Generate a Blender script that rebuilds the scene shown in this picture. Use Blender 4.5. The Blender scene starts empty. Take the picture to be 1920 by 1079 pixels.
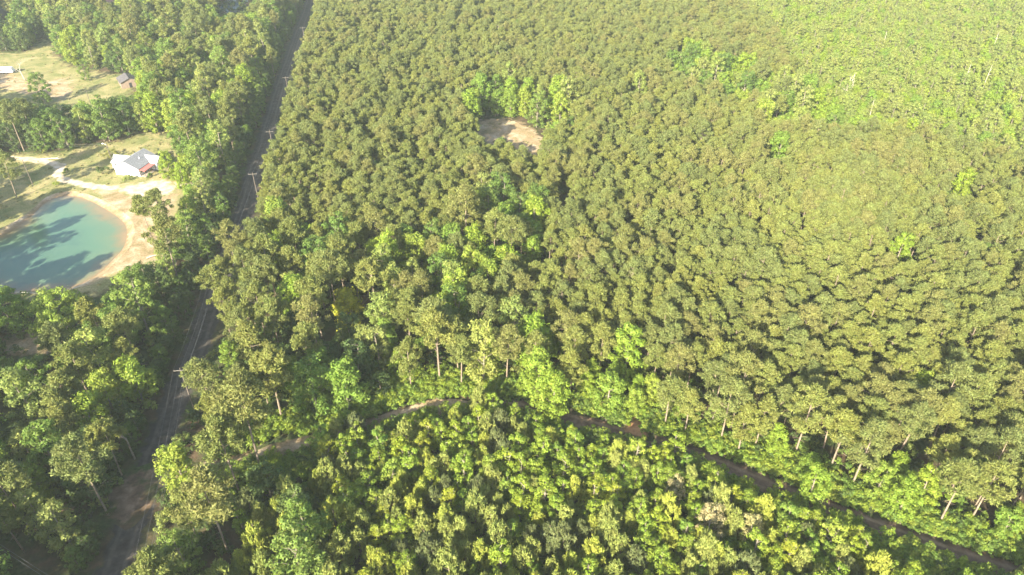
import bpy, math, random
import numpy as np
from mathutils import Vector, Matrix
from mathutils.geometry import delaunay_2d_cdt

# ------------------------------------------------------------------ camera, light, exposure
S = bpy.context.scene
COL = S.collection
H = 100.0                      # the drone hovers a hundred metres up
PITCH = math.radians(34.7)
FPX = 1332.0                   # focal length in photograph pixels (1920 wide)
cam = bpy.data.objects.new('camera', bpy.data.cameras.new('camera'))
COL.objects.link(cam)
cam.location = (0, 0, H)
cam.rotation_euler = (math.pi/2 - PITCH, 0, 0)
cam.data.sensor_width = 36.0
cam.data.lens = 36.0 * FPX / 1920.0
cam.data.clip_start = 1.0
cam.data.clip_end = 12000.0
S.camera = cam

SUN_EL = math.radians(25.5)
SHX, SHY = 0.462, 0.887        # shadows fall away from the camera and to the right
world = bpy.data.worlds.new('World'); S.world = world
world.use_nodes = True
wn = world.node_tree.nodes; wl = world.node_tree.links
bg = wn['Background']
sky = wn.new('ShaderNodeTexSky'); sky.sky_type = 'NISHITA'; sky.sun_disc = False
sky.sun_elevation = SUN_EL
sky.sun_rotation = math.atan2(-SHX, -SHY)
sky.air_density = 1.0; sky.dust_density = 2.0
wl.new(sky.outputs[0], bg.inputs[0]); bg.inputs[1].default_value = 0.10
sun = bpy.data.objects.new('sun', bpy.data.lights.new('sun', 'SUN'))
COL.objects.link(sun)
sun.data.energy = 5.0; sun.data.angle = math.radians(0.6); sun.data.color = (1.0, 0.91, 0.70)
sd = Vector((SHX*math.cos(SUN_EL), SHY*math.cos(SUN_EL), -math.sin(SUN_EL)))
sun.rotation_euler = sd.to_track_quat('-Z', 'Y').to_euler()
sun.location = (-60, -100, 300)
S.view_settings.view_transform = 'Standard'; S.view_settings.look = 'None'
S.view_settings.exposure = 2.18; S.view_settings.gamma = 1.0
S.view_settings.use_curve_mapping = False
S.render.engine = 'CYCLES'
S.cycles.max_bounces = 5; S.cycles.diffuse_bounces = 3; S.cycles.transmission_bounces = 4
S.cycles.glossy_bounces = 2; S.cycles.volume_bounces = 0
S.cycles.use_denoising = True
S.cycles.denoiser = 'OPENIMAGEDENOISE'; S.cycles.denoising_input_passes = 'RGB_ALBEDO_NORMAL'

rng = np.random.default_rng(11)
R = random.Random(5)

# ------------------------------------------------------------------ layout helpers
CF = (math.cos(PITCH), -math.sin(PITCH)); CU = (math.sin(PITCH), math.cos(PITCH))
def at(x, y, z=0.0):
    """ground point seen at a photograph pixel, at height z"""
    a = (x-960)/FPX; b = (540-y)/FPX
    dy = CF[0] + b*CU[0]; dz = CF[1] + b*CU[1]
    t = (H - z) / -dz
    return (a*t, dy*t)
def proj(X, Y, Z):
    w = Y*CF[0] + (Z-H)*CF[1]; u = Y*CU[0] + (Z-H)*CU[1]
    if w < 1: return (-9999, 9999)
    return (960 + FPX*X/w, 540 - FPX*u/w)
def inside(p, poly):
    x, y = p; c = False; j = len(poly)-1
    for i in range(len(poly)):
        xi, yi = poly[i]; xj, yj = poly[j]
        if (yi > y) != (yj > y) and x < (xj-xi)*(y-yi)/(yj-yi)+xi: c = not c
        j = i
    return c
def seg_dist(px, py, poly, closed=True):
    """vectorised distance from points to a polyline"""
    px = np.asarray(px, float); py = np.asarray(py, float)
    best = np.full(px.shape, 1e9); n = len(poly)
    for i in range(n if closed else n-1):
        ax, ay = poly[i]; bx, by = poly[(i+1) % n]
        dx, dy = bx-ax, by-ay; L = dx*dx+dy*dy+1e-9
        t = np.clip(((px-ax)*dx+(py-ay)*dy)/L, 0, 1)
        best = np.minimum(best, np.hypot(px-ax-t*dx, py-ay-t*dy))
    return best
def dense(poly, step=2.0, closed=True, jit=0.0):
    out = []; n = len(poly)
    for i in range(n if closed else n-1):
        ax, ay = poly[i]; bx, by = poly[(i+1) % n]
        k = max(1, int(math.hypot(bx-ax, by-ay)/step))
        for j in range(k):
            t = j/k; out.append((ax+(bx-ax)*t + R.uniform(-jit, jit), ay+(by-ay)*t + R.uniform(-jit, jit)))
    if not closed: out.append(poly[-1])
    return out
def smooth(poly, it=2, closed=True):
    for _ in range(it):
        out = []; n = len(poly)
        if not closed: out.append(poly[0])
        for i in range(n if closed else n-1):
            a = poly[i]; b = poly[(i+1) % n]
            out += [(a[0]*.75+b[0]*.25, a[1]*.75+b[1]*.25), (a[0]*.25+b[0]*.75, a[1]*.25+b[1]*.75)]
        if not closed: out.append(poly[-1])
        poly = out
    return poly

def tag(o, label=None, cat=None, group=None, kind=None):
    if label: o['label'] = label
    if cat: o['category'] = cat
    if group: o['group'] = group
    if kind: o['kind'] = kind
    return o

class MB:
    """collects verts and faces, builds ONE mesh"""
    def __init__(s): s.v = []; s.f = []; s.m = []
    def add(s, vs, fs, m=0):
        k = len(s.v); s.v += [tuple(v) for v in vs]; s.f += [tuple(i+k for i in f) for f in fs]; s.m += [m]*len(fs)
    def box(s, x0, x1, y0, y1, z0, z1, m=0):
        s.add([(x0,y0,z0),(x1,y0,z0),(x1,y1,z0),(x0,y1,z0),(x0,y0,z1),(x1,y0,z1),(x1,y1,z1),(x0,y1,z1)],
              [(0,3,2,1),(4,5,6,7),(0,1,5,4),(1,2,6,5),(2,3,7,6),(3,0,4,7)], m)
    def tube(s, a, b, ra, rb, n=5, m=0, cap=True):
        a = Vector(a); b = Vector(b); d = (b-a)
        if d.length < 1e-6: return
        d.normalize(); u = d.orthogonal().normalized(); w = d.cross(u)
        vs = []
        for p, r in ((a, ra), (b, rb)):
            for i in range(n):
                t = 2*math.pi*i/n; vs.append(p + (u*math.cos(t)+w*math.sin(t))*r)
        fs = [(i, (i+1) % n, n+(i+1) % n, n+i) for i in range(n)]
        if cap: fs += [tuple(range(n))[::-1], tuple(range(n, 2*n))]
        s.add(vs, fs, m)
    def path(s, pts, radii, n=5, m=0):
        for i in range(len(pts)-1): s.tube(pts[i], pts[i+1], radii[i], radii[i+1], n, m, cap=(i == len(pts)-2))
    def mesh(s, name, mats):
        me = bpy.data.meshes.new(name); me.from_pydata(s.v, [], s.f)
        for mt in mats: me.materials.append(mt)
        if any(s.m): me.polygons.foreach_set('material_index', s.m)
        me.update(); return me
def link(name, me, parent=None, loc=None, rz=0.0):
    o = bpy.data.objects.new(name, me); COL.objects.link(o)
    if parent is not None: o.parent = parent
    if loc is not None: o.location = loc
    if rz: o.rotation_euler = (0, 0, rz)
    return o

# ------------------------------------------------------------------ materials
class N:
    def __init__(s, name):
        s.mat = bpy.data.materials.new(name); s.mat.use_nodes = True
        s.t = s.mat.node_tree; s.n = s.t.nodes; s.l = s.t.links; s.bsdf = s.n['Principled BSDF']
    def node(s, typ, ins=None, **kw):
        x = s.n.new(typ)
        for k, v in kw.items(): setattr(x, k, v)
        for k, v in (ins or {}).items():
            if isinstance(v, bpy.types.NodeSocket): s.l.new(v, x.inputs[k])
            else: x.inputs[k].default_value = v
        return x
    def pos(s):
        return s.node('ShaderNodeNewGeometry').outputs['Position']
    def noise(s, scale, detail=4, vec=None, rough=.6, dist=0.0):
        return s.node('ShaderNodeTexNoise', {'Vector': vec or s.pos(), 'Scale': scale, 'Detail': detail, 'Roughness': rough, 'Distortion': dist}).outputs['Fac']
    def ramp(s, fac, stops):
        x = s.node('ShaderNodeValToRGB', {'Fac': fac}); e = x.color_ramp.elements
        while len(e) < len(stops): e.new(0.5)
        for i, (p, c) in enumerate(stops):
            e[i].position = p; e[i].color = (*c, 1) if len(c) == 3 else c
        return x.outputs['Color']
    def val(s, fac, lo, hi, a=0.0, b=1.0):
        return s.node('ShaderNodeMapRange', {'Value': fac, 'From Min': lo, 'From Max': hi, 'To Min': a, 'To Max': b}).outputs[0]
    def mix(s, f, a, b, mode='MIX'):
        x = s.node('ShaderNodeMix', data_type='RGBA', blend_type=mode)
        for k, v in ((0, f), (6, a), (7, b)):
            if isinstance(v, bpy.types.NodeSocket): s.l.new(v, x.inputs[k])
            else: x.inputs[k].default_value = (*v, 1) if isinstance(v, tuple) and len(v) == 3 else v
        return x.outputs[2]
    def math(s, op, a, b=0.0):
        return s.node('ShaderNodeMath', {0: a, 1: b}, operation=op).outputs[0]
    def out(s, col, rough=.9, spec=.2, bump=None, bdist=.1):
        s.l.new(col, s.bsdf.inputs['Base Color']) if isinstance(col, bpy.types.NodeSocket) else setattr(s.bsdf.inputs['Base Color'], 'default_value', (*col, 1))
        s.bsdf.inputs['Roughness'].default_value = rough; s.bsdf.inputs['Specular IOR Level'].default_value = spec
        if bump is not None:
            b = s.node('ShaderNodeBump', {'Height': bump, 'Strength': .8, 'Distance': bdist}); s.l.new(b.outputs[0], s.bsdf.inputs['Normal'])
        return s.mat

def litter_col(n):
    """forest floor: dark pine straw, bare soil, low green"""
    a = n.ramp(n.noise(.35, 6), [(.30, (.035,.026,.017)), (.5, (.070,.050,.031)), (.68, (.115,.078,.048))])
    g = n.ramp(n.noise(1.3, 5), [(.3, (.022,.038,.012)), (.7, (.06,.085,.028))])
    return n.mix(n.val(n.noise(.12, 5), .42, .60), a, g)
def lawn_col(n):
    a = n.ramp(n.noise(.16, 6, dist=.6), [(.28, (.11,.14,.045)), (.45, (.20,.20,.08)), (.6, (.30,.26,.125)), (.75, (.38,.30,.17))])
    b = n.ramp(n.noise(2.2, 5), [(.3, (.55,.55,.5)), (.7, (1.1,1.1,1.1))])
    return n.mix(1.0, a, b, 'MULTIPLY')
def sand_col(n):
    a = n.ramp(n.noise(.22, 6, dist=.5), [(.3, (.19,.16,.075)), (.48, (.33,.245,.145)), (.68, (.48,.39,.28))])
    b = n.ramp(n.noise(1.9, 5), [(.3, (.6,.58,.55)), (.7, (1.06,1.06,1.06))])
    return n.mix(1.0, a, b, 'MULTIPLY')
def chalk_col(n):
    return n.ramp(n.noise(.5, 6), [(.3, (.27,.22,.14)), (.5, (.41,.34,.25)), (.7, (.54,.47,.38))])
def orange_col(n):
    return n.ramp(n.noise(.4, 6), [(.3, (.20,.10,.05)), (.5, (.36,.20,.10)), (.7, (.45,.30,.18))])
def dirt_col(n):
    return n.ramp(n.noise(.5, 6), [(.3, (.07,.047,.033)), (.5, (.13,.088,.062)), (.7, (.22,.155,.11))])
def patch_mat(name, inner, outer, soft=(.1, .6), tracks=False):
    n = N(name)
    e = n.node('ShaderNodeAttribute', attribute_name='edge').outputs['Fac']
    f = n.math('ADD', e, n.val(n.noise(.45, 6), .25, .75, -.6, .6))
    f = n.val(f, *soft)
    c = n.mix(f, outer(n), inner(n))
    return n.out(c, .95, .1, n.noise(1.5, 6), .12)
n = N('forest_floor'); M_FLOOR = n.out(litter_col(n), .95, .1, n.noise(1.2, 6), .25)
M_LAWN = patch_mat('dry_lawn', lawn_col, litter_col)
M_SAND = patch_mat('pale_sand', sand_col, lawn_col)
M_SANDF = patch_mat('pale_sand_in_forest', sand_col, litter_col)
M_CHALK = patch_mat('white_driveway', chalk_col, lawn_col, (.05, .55))
M_ORANGE = patch_mat('orange_dirt', orange_col, litter_col)
M_DIRT = patch_mat('brown_dirt', dirt_col, litter_col)
def road_col(n):
    """gravel road with paired wheel tracks; 'across' runs -1..1 over the width"""
    ac = n.node('ShaderNodeAttribute', attribute_name='across').outputs['Fac']
    base = n.ramp(n.noise(.6, 6), [(.3, (.030,.026,.023)), (.55, (.052,.046,.042)), (.7, (.085,.072,.062))])
    tr = n.ramp(n.noise(.9, 4), [(.3, (.055,.048,.042)), (.7, (.088,.078,.068))])
    d = n.math('ABSOLUTE', n.math('SUBTRACT', n.math('ABSOLUTE', n.math('ADD', ac, n.val(n.noise(.04, 2), .3, .7, -.1, .1))), .42))
    return n.mix(n.val(d, .05, .16, .85, 0.0), base, tr)
M_ROAD = patch_mat('gravel_road', road_col, litter_col, (.1, .45))
def track_col(n):
    ac = n.node('ShaderNodeAttribute', attribute_name='across').outputs['Fac']
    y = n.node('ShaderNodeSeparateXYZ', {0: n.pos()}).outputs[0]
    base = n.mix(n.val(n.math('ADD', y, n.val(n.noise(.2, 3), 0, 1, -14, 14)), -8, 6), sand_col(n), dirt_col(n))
    d = n.math('ABSOLUTE', n.math('SUBTRACT', n.math('ABSOLUTE', ac), .45))
    return n.mix(n.val(d, .08, .2, .35, 0.0), base, sand_col(n))
M_TRACK = patch_mat('sandy_track', track_col, litter_col, (.1, .45))

def leaf_mat(name, palette, trans=.35, var=.20, rough=.6):
    n = N(name)
    rnd = n.node('ShaderNodeObjectInfo').outputs['Random']
    k = len(palette)
    c = n.ramp(rnd, [((i+.5)/k, p) for i, p in enumerate(palette)])
    isl = n.node('ShaderNodeNewGeometry').outputs['Random Per Island']
    c = n.node('ShaderNodeHueSaturation', {'Color': c, 'Value': n.val(isl, 0, 1, 1-var, 1+var), 'Hue': n.val(n.math('FRACT', n.math('MULTIPLY', isl, 7.31)), 0, 1, .487, .513)}).outputs[0]
    oc = n.node('ShaderNodeTexCoord').outputs['Object']
    nz = n.noise(.55, 2, vec=oc)
    c = n.node('ShaderNodeHueSaturation', {'Color': c, 'Value': n.val(nz, .3, .7, .82, 1.2), 'Hue': n.val(nz, .3, .7, .49, .51)}).outputs[0]
    n.l.new(c, n.bsdf.inputs['Base Color']); n.bsdf.inputs['Roughness'].default_value = rough
    n.bsdf.inputs['Specular IOR Level'].default_value = .22
    tr = n.node('ShaderNodeBsdfTranslucent', {'Color': n.mix(.25, c, (.14, .19, .02))})
    mx = n.node('ShaderNodeMixShader', {0: trans, 1: n.bsdf.outputs[0], 2: tr.outputs[0]})
    n.l.new(mx.outputs[0], n.n['Material Output'].inputs['Surface'])
    return n.mat
PINE = [leaf_mat('needles_olive', [(.160,.182,.046),(.172,.192,.048),(.152,.176,.046)]),
        leaf_mat('needles_greygreen', [(.138,.164,.050),(.148,.172,.052),(.156,.178,.052)]),
        leaf_mat('needles_yellowish', [(.182,.198,.045),(.174,.193,.048),(.188,.201,.050)]),
        leaf_mat('needles_brownish', [(.176,.180,.054),(.164,.176,.050),(.182,.182,.056)])]
GREEN = leaf_mat('leaves_green', [(.112,.178,.030),(.130,.200,.034),(.095,.155,.032),(.150,.210,.040)], .4)
LIME = leaf_mat('leaves_lime', [(.190,.275,.034),(.225,.295,.034),(.160,.250,.040),(.245,.305,.045)], .45)
SOFT = leaf_mat('leaves_softgreen', [(.205,.255,.058),(.230,.272,.060),(.180,.235,.060),(.245,.272,.066),(.212,.245,.068)], .42)
YELLOW = leaf_mat('leaves_yellow', [(.33,.34,.025),(.32,.33,.03)], .45)
DARKG = leaf_mat('leaves_dark', [(.062,.096,.026),(.074,.112,.030),(.088,.128,.032)], .3)
YOUNG = [leaf_mat('young_needles', [(.215,.245,.062),(.235,.262,.066),(.198,.234,.060)]),
         leaf_mat('young_needles_yellowish', [(.270,.300,.050),(.248,.286,.052)]),
         leaf_mat('young_needles_dark', [(.120,.145,.055),(.135,.158,.060)])]
TAN = leaf_mat('leaves_tan', [(.33,.285,.14),(.31,.29,.12)], .35)
def bark(name, a, b):
    n = N(name); oc = n.node('ShaderNodeTexCoord').outputs['Object']
    return n.out(n.ramp(n.noise(2.0, 4, vec=oc), [(.3, a), (.7, b)]), .9, .1)
BARK = bark('pine_bark', (.13,.10,.075), (.26,.21,.16)); BARK2 = bark('grey_bark', (.14,.12,.09), (.26,.23,.18)); PALEB = bark('pale_bark', (.33,.30,.25), (.52,.48,.41))
def flat(name, col, rough=.7, spec=.3, sc=1.5, amt=.15):
    n = N(name); f = n.noise(sc, 4)
    return n.out(n.mix(n.val(f, .3, .7), tuple(c*(1-amt) for c in col), tuple(min(1, c*(1+amt)) for c in col)), rough, spec)
WHITE = flat('white_siding', (.74,.74,.74), .6); ROOFG = flat('grey_shingle', (.20,.205,.215), .9, .1, 2.5, .3); ROOFL = flat('pale_grey_roof', (.36,.37,.37), .5)
RED = flat('red_metal_roof', (.40,.13,.11), .5); GLASS = flat('dark_window', (.03,.035,.04), .15, .6); WOOD = flat('grey_pole_wood', (.12,.10,.085), .9, .1)
PALEW = flat('weathered_arm_wood', (.15,.138,.122), .9, .1); WIRE = flat('wire_metal', (.12,.12,.12), .6); CER = flat('white_ceramic', (.75,.75,.72), .4); DGREY = flat('dark_roofing', (.09,.085,.09), .9, .1, 2, .3); BRICK = flat('pinkish_roof', (.42,.24,.19), .8)
RUST = flat('dull_brown_metal', (.20,.15,.12), .8)

# ------------------------------------------------------------------ ground outlines (photograph pixels -> ground)
WZ = -0.5
pond_px = [(130,366),(166,375),(205,397),(231,415),(240,433),(234,465),(208,492),(184,516),(154,532),(119,543),(59,546),(20,546),(-30,540),(-70,520),(-85,490),(-60,462),(-20,450),(8,440),(35,424),(53,412),(68,398),(89,376)]
pond = smooth([at(x, y, WZ) for x, y in pond_px], 2)
pc = (sum(p[0] for p in pond)/len(pond), sum(p[1] for p in pond)/len(pond))
def offset(poly, d):
    out = []
    for x, y in poly:
        dx, dy = x-pc[0], y-pc[1]; L = math.hypot(dx, dy); out.append((x+dx/L*d, y+dy/L*d))
    return out
pond_top = offset(pond, 2.0)

road_px = [(150,1250),(180,1150),(212,1079),(252,960),(285,870),(333,735),(372,650),(395,570),(425,480),(462,395),(474,330),(498,260),(526,160),(554,80),(582,0)]
road_c = [at(x, y) for x, y in road_px]
dx, dy = road_c[-1][0]-road_c[-2][0], road_c[-1][1]-road_c[-2][1]
road_c += [(road_c[-1][0]+dx*3, road_c[-1][1]+dy*3)]
road_c = smooth(road_c, 2, False)
track_px = [(285,905),(400,880),(530,845),(640,817),(720,790),(790,768),(860,757),(930,758),(1000,770),(1180,818),(1300,853),(1450,915),(1600,972),(1750,1027),(1920,1082),(2060,1130)]
track_c = smooth([at(x, y) for x, y in track_px], 2, False)
lawn_px = [(-160,300),(-20,286),(60,286),(120,284),(200,268),(290,246),(340,255),(345,300),(350,340),(390,370),(360,430),(300,500),(230,540),(180,560),(100,572),(0,575),(-150,560)]
lawn = dense(smooth([at(x, y) for x, y in lawn_px], 1), 3, jit=.5)
sand_px = [(165,352),(230,345),(310,338),(345,350),(340,380),(320,430),(310,500),(268,498),(235,508),(190,532),(125,551),(60,553),(0,552),(-60,545),(-60,470),(10,425),(60,395),(95,372),(140,360),(190,380)]
sand_shore = dense(smooth([at(x, y) for x, y in sand_px], 1), 2.5, jit=.4)
clear_px = [(875,230),(920,220),(960,222),(990,232),(1025,258),(1035,290),(1000,300),(960,290),(900,275),(880,250)]
clear = dense(smooth([at(x, y) for x, y in clear_px], 1), 2.5, jit=.5)
field_px = [(-120,80),(0,100),(60,95),(80,55),(105,75),(118,108),(150,128),(240,138),(262,155),(250,195),(180,215),(80,225),(-20,225),(-140,200)]
field = dense(smooth([at(x, y) for x, y in field_px], 1), 3, jit=.6)

def patch(name, outline, z, mat, step, edge_w, holes=(), line=None, half=1.0):
    """ground sheet: triangulated outline with an 'edge' attribute (distance to its own rim)"""
    b = outline; pts = list(b); n0 = len(b)
    edges = [(i, (i+1) % n0) for i in range(n0)]
    for h in holes:
        k = len(pts); pts += h; edges += [(k+i, k+(i+1) % len(h)) for i in range(len(h))]
    xs = [p[0] for p in b]; ys = [p[1] for p in b]
    y = min(ys)
    while y < max(ys):
        x = min(xs)
        while x < max(xs):
            q = (x+R.uniform(-.3, .3)*step, y+R.uniform(-.3, .3)*step)
            if inside(q, b) and not any(inside(q, h) for h in holes): pts.append(q)
            x += step
        y += step
    vo, eo, fo, *_ = delaunay_2d_cdt([Vector(p) for p in pts], edges, [], 0, 1e-4)
    fs = []
    for f in fo:
        c = (sum(vo[i].x for i in f)/3, sum(vo[i].y for i in f)/3)
        if inside(c, b) and not any(inside(c, h) for h in holes): fs.append(f)
    me = bpy.data.meshes.new(name); me.from_pydata([(v.x, v.y, z) for v in vo], [], fs)
    for p in me.polygons:
        if p.normal.z < 0: p.flip()
    px = np.array([v.x for v in vo]); py = np.array([v.y for v in vo])
    d = seg_dist(px, py, b)
    a = me.attributes.new('edge', 'FLOAT', 'POINT'); a.data.foreach_set('value', np.clip(d/edge_w, 0, 1).astype(np.float32))
    me.materials.append(mat); me.update()
    o = link(name, me); o['kind'] = 'structure'; return o
def ribbon(name, line, half, z, mat, edge_w, jit=.35, cols=9):
    L = dense(line, 1.6, False); v = []; f = []; ed = []; ac = []
    for i, p in enumerate(L):
        q = L[min(i+1, len(L)-1)]; o = L[max(i-1, 0)]
        tx, ty = q[0]-o[0], q[1]-o[1]; l = math.hypot(tx, ty); nx, ny = ty/l, -tx/l
        w = half + R.uniform(-jit, jit)
        for k in range(cols):
            t = k/(cols-1)*2-1; v.append((p[0]+nx*w*t, p[1]+ny*w*t, z)); ed.append(min(1, (1-abs(t))*w/edge_w)); ac.append(t)
        if i: 
            for k in range(cols-1): a = (i-1)*cols+k; f.append((a, a+1, a+cols+1, a+cols))
    me = bpy.data.meshes.new(name); me.from_pydata(v, [], f)
    for p in me.polygons:
        if p.normal.z < 0: p.flip()
    for nm, dat in (('edge', ed), ('across', ac)):
        a = me.attributes.new(nm, 'FLOAT', 'POINT'); a.data.foreach_set('value', dat)
    me.materials.append(mat); me.update(); o = link(name, me); o['kind'] = 'structure'; return o

# main ground with the pond's hollow cut out
big = [(-5000,-2500),(5000,-2500),(5000,9000),(-5000,9000)]
vo, eo, fo, *_ = delaunay_2d_cdt([Vector(p) for p in big+pond_top], [(i, (i+1) % 4) for i in range(4)] + [(4+i, 4+(i+1) % len(pond_top)) for i in range(len(pond_top))], [], 0, 1e-4)
fs = [f for f in fo if not inside((sum(vo[i].x for i in f)/3, sum(vo[i].y for i in f)/3), pond_top)]
me = bpy.data.meshes.new('ground'); me.from_pydata([(v.x, v.y, 0) for v in vo], [], fs)
for p in me.polygons:
    if p.normal.z < 0: p.flip()
me.materials.append(M_FLOOR); tag(link('ground', me), kind='structure')
patch('lawn', lawn, .006, M_LAWN, 3.0, 5.0, holes=[pond_top])
patch('sandy_shore', sand_shore, .012, M_SAND, 2.5, 4.0, holes=[pond_top])
patch('field', field, .006, M_LAWN, 4.0, 7.0)
patch('forest_clearing', clear, .006, M_SANDF, 2.5, 4.5)
patch('field_sand', dense(smooth([at(x, y) for x, y in [(-40,125),(20,128),(60,150),(100,150),(135,138),(150,160),(140,185),(105,195),(40,178),(-40,165)]], 1), 3, jit=.5), .012, M_SAND, 4.0, 6.0)
ribbon('driveway', smooth([at(x, y) for x, y in [(-60,285),(10,296),(60,300),(100,306),(118,316),(104,328),(118,338),(150,346),(200,354),(260,354),(330,346),(400,352)]], 2, False), 2.0, .018, M_CHALK, 1.6)
yard = dense(smooth([at(x, y) for x, y in [(215,352),(262,344),(300,334),(335,345),(325,368),(270,374),(225,366)]], 1), 2, jit=.3)
patch('driveway_apron', yard, .024, M_CHALK, 2.0, 3.0)
ribbon('dirt_road', road_c, 3.3, .008, M_ROAD, 1.8)
ribbon('sandy_track', track_c, 2.3, .014, M_TRACK, 1.4)
patch('roadside_dirt', dense(smooth([at(x, y) for x, y in [(170,915),(270,870),(315,860),(300,905),(285,950),(240,1000),(205,985),(180,940)]], 1), 2, jit=.4), .022, M_DIRT, 2.0, 5.0)
patch('orange_spur', dense(smooth([at(x, y) for x, y in [(1175,770),(1200,775),(1240,825),(1200,830),(1165,815)]], 1), 2, jit=.3), .022, M_ORANGE, 2.0, 2.0)
patch('sandy_lane', dense(smooth([at(x, y) for x, y in [(-80,640),(0,628),(60,612),(100,640),(112,664),(60,672),(0,668),(-80,690)]], 1), 2, jit=.4), .008, M_SANDF, 2.0, 2.5)
patch('orange_bank', dense(smooth([at(x, y) for x, y in [(840,735),(900,728),(960,745),(960,756),(900,752),(845,752)]], 1), 2, jit=.4), .022, M_ORANGE, 2.0, 2.0)
# pond hollow and water
rings = [(offset(pond, 2.3), .03), (pond_top, .02), (offset(pond, 1.0), -.22), (pond, WZ), (offset(pond, -2.5), -1.2), (offset(pond, -7), -2.4)]
v = []; f = []; m = len(pond)
for ring, z in rings: v += [(x, y, z) for x, y in ring]
for r in range(len(rings)-1):
    for i in range(m): f.append((r*m+i, r*m+(i+1) % m, (r+1)*m+(i+1) % m, (r+1)*m+i))
f.append(tuple((len(rings)-1)*m+i for i in range(m)))
me = bpy.data.meshes.new('pond_bank'); me.from_pydata(v, [], f); me.flip_normals() if me.polygons[0].normal.z < 0 else None
n = N('wet_sand_bank'); z = n.node('ShaderNodeSeparateXYZ', {0: n.pos()}).outputs[2]
c = n.mix(n.val(n.math('ADD', z, n.val(n.noise(.8, 5), .3, .7, -.2, .2)), -.5, -.1), (.20,.13,.07), sand_col(n))
me.materials.append(n.out(c, .85, .2, n.noise(1.4, 6), .2)); tag(link('pond_bank', me), kind='structure')
n = N('pond_water')
e = n.node('ShaderNodeAttribute', attribute_name='edge').outputs['Fac']
f1 = n.math('ADD', e, n.val(n.noise(.12, 5), .3, .7, -.14, .14))
c = n.ramp(f1, [(.0, (.21,.145,.07)), (.14, (.15,.135,.07)), (.32, (.092,.140,.082)), (.7, (.070,.135,.084)), (1.0, (.062,.122,.080))])
c = n.mix(n.val(n.noise(.10, 4, dist=.6), .52, .70, 0, .35), c, (.03,.075,.07))
M_WATER = n.out(c, .15, .35, n.noise(2.5, 4), .02)
w_out = dense(offset(pond, .35), 2.5)
wo = patch('pond_water', w_out, WZ, M_WATER, 2.0, 13.0)
# the far pond at the top of the picture
farp = dense(smooth([at(x, y) for x, y in [(405,22),(425,2),(430,-25),(470,-25),(468,0),(455,14),(440,26)]], 1), 4)
nb = N('far_pond_water'); M_W2 = nb.out(nb.mix(nb.val(nb.noise(.05, 4), .3, .7), (.06,.10,.15), (.12,.17,.22)), .06, .8, nb.noise(1.5, 3), .01)
patch('far_pond', farp, .01, M_W2, 6.0, 5.0)

# ------------------------------------------------------------------ tree shapes
def unit(a): return a/np.maximum(np.linalg.norm(a, axis=-1, keepdims=True), 1e-9)
def cards(puffs, n, size, up=.25, elong=1.0, spiky=0.0, inner=.2, gen=None):
    """many small leaf faces round each puff (x,y,z,r[,rz])"""
    g = gen or rng; P = np.array(puffs, float); k = len(P)
    c = np.repeat(P[:, :3], n, 0); r = np.repeat(P[:, 3], n)[:, None]; N_ = k*n
    d = unit(g.normal(size=(N_, 3)) + np.array([0, 0, up]))
    rad = g.uniform(inner, 1.0, (N_, 1))**.6*np.where(g.random((N_, 1)) < .25, g.uniform(1.0, 1.5, (N_, 1)), 1.0)
    sq = np.array([1, 1, .75])
    p = c + d*rad*r*sq
    nor = unit(d + g.normal(size=(N_, 3))*.42 + np.array([0, 0, .3]))
    t = unit(np.cross(nor, g.normal(size=(N_, 3)))*(1-spiky) + d*spiky + np.array([0, 0, spiky*.3]))
    b = unit(np.cross(nor, t))
    s = size*g.uniform(.6, 1.35, (N_, 1))
    A = p + t*s*elong; B = p - t*s*.45*elong + b*s*.55; C = p - t*s*.45*elong - b*s*.55
    V = np.stack([A, B, C], 1).reshape(-1, 3)
    return V
def tri_mesh(name, V, mat):
    me = bpy.data.meshes.new(name); nt = len(V)//3
    me.vertices.add(len(V)); me.vertices.foreach_set('co', V.astype(np.float32).ravel())
    me.loops.add(len(V)); me.loops.foreach_set('vertex_index', np.arange(len(V), dtype=np.int32))
    me.polygons.add(nt); me.polygons.foreach_set('loop_start', np.arange(0, len(V), 3, dtype=np.int32)); me.polygons.foreach_set('loop_total', np.full(nt, 3, np.int32))
    me.materials.append(mat); me.update(calc_edges=True); return me

def pine_puffs(h, rad, cb, g, n=34):
    out = []
    for i in range(n):
        t = (i+.5)/n; z = cb*h + (h*(1-cb))*t
        prof = math.sin(math.pi*min(1, .18+t*.80))**.75 if t < .96 else .2
        rr = rad*prof*g.choice([g.uniform(.35, .8), g.uniform(.7, 1.22)]); a = i*2.39996 + g.uniform(-.7, .7)
        out.append((rr*math.cos(a), rr*math.sin(a), z+g.uniform(-.6, .5), g.uniform(.45, .88)*(rad/2.6)))
    for i in range(6): out.append((g.uniform(-.7, .7), g.uniform(-.7, .7), h*(.86+.13*i/6), .7*(rad/2.5)))
    return out
def make_trunk(mb, h, r0, puffs, lean, g, mat=0, lim=14, r1=.05):
    pts = []; k = 5
    for i in range(k+1):
        t = i/k; pts.append((lean[0]*t*t, lean[1]*t*t, h*t*.97))
    mb.path(pts, [r0*(1-.75*i/k)+r1*.3 for i in range(k+1)], 6, mat)
    idx = g.permutation(len(puffs))[:lim]
    for j in idx:
        x, y, z, r = puffs[j][:4]; zb = max(.12*h, z - math.hypot(x, y)*g.uniform(.35, .7)); t = zb/(h*.97)
        mb.tube((lean[0]*t*t, lean[1]*t*t, zb), (x, y, z), r0*.28, r0*.09, 3, mat, cap=False)
class Proto:
    """trunk mesh, crown mesh and a joined mesh for the woods beyond"""
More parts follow.
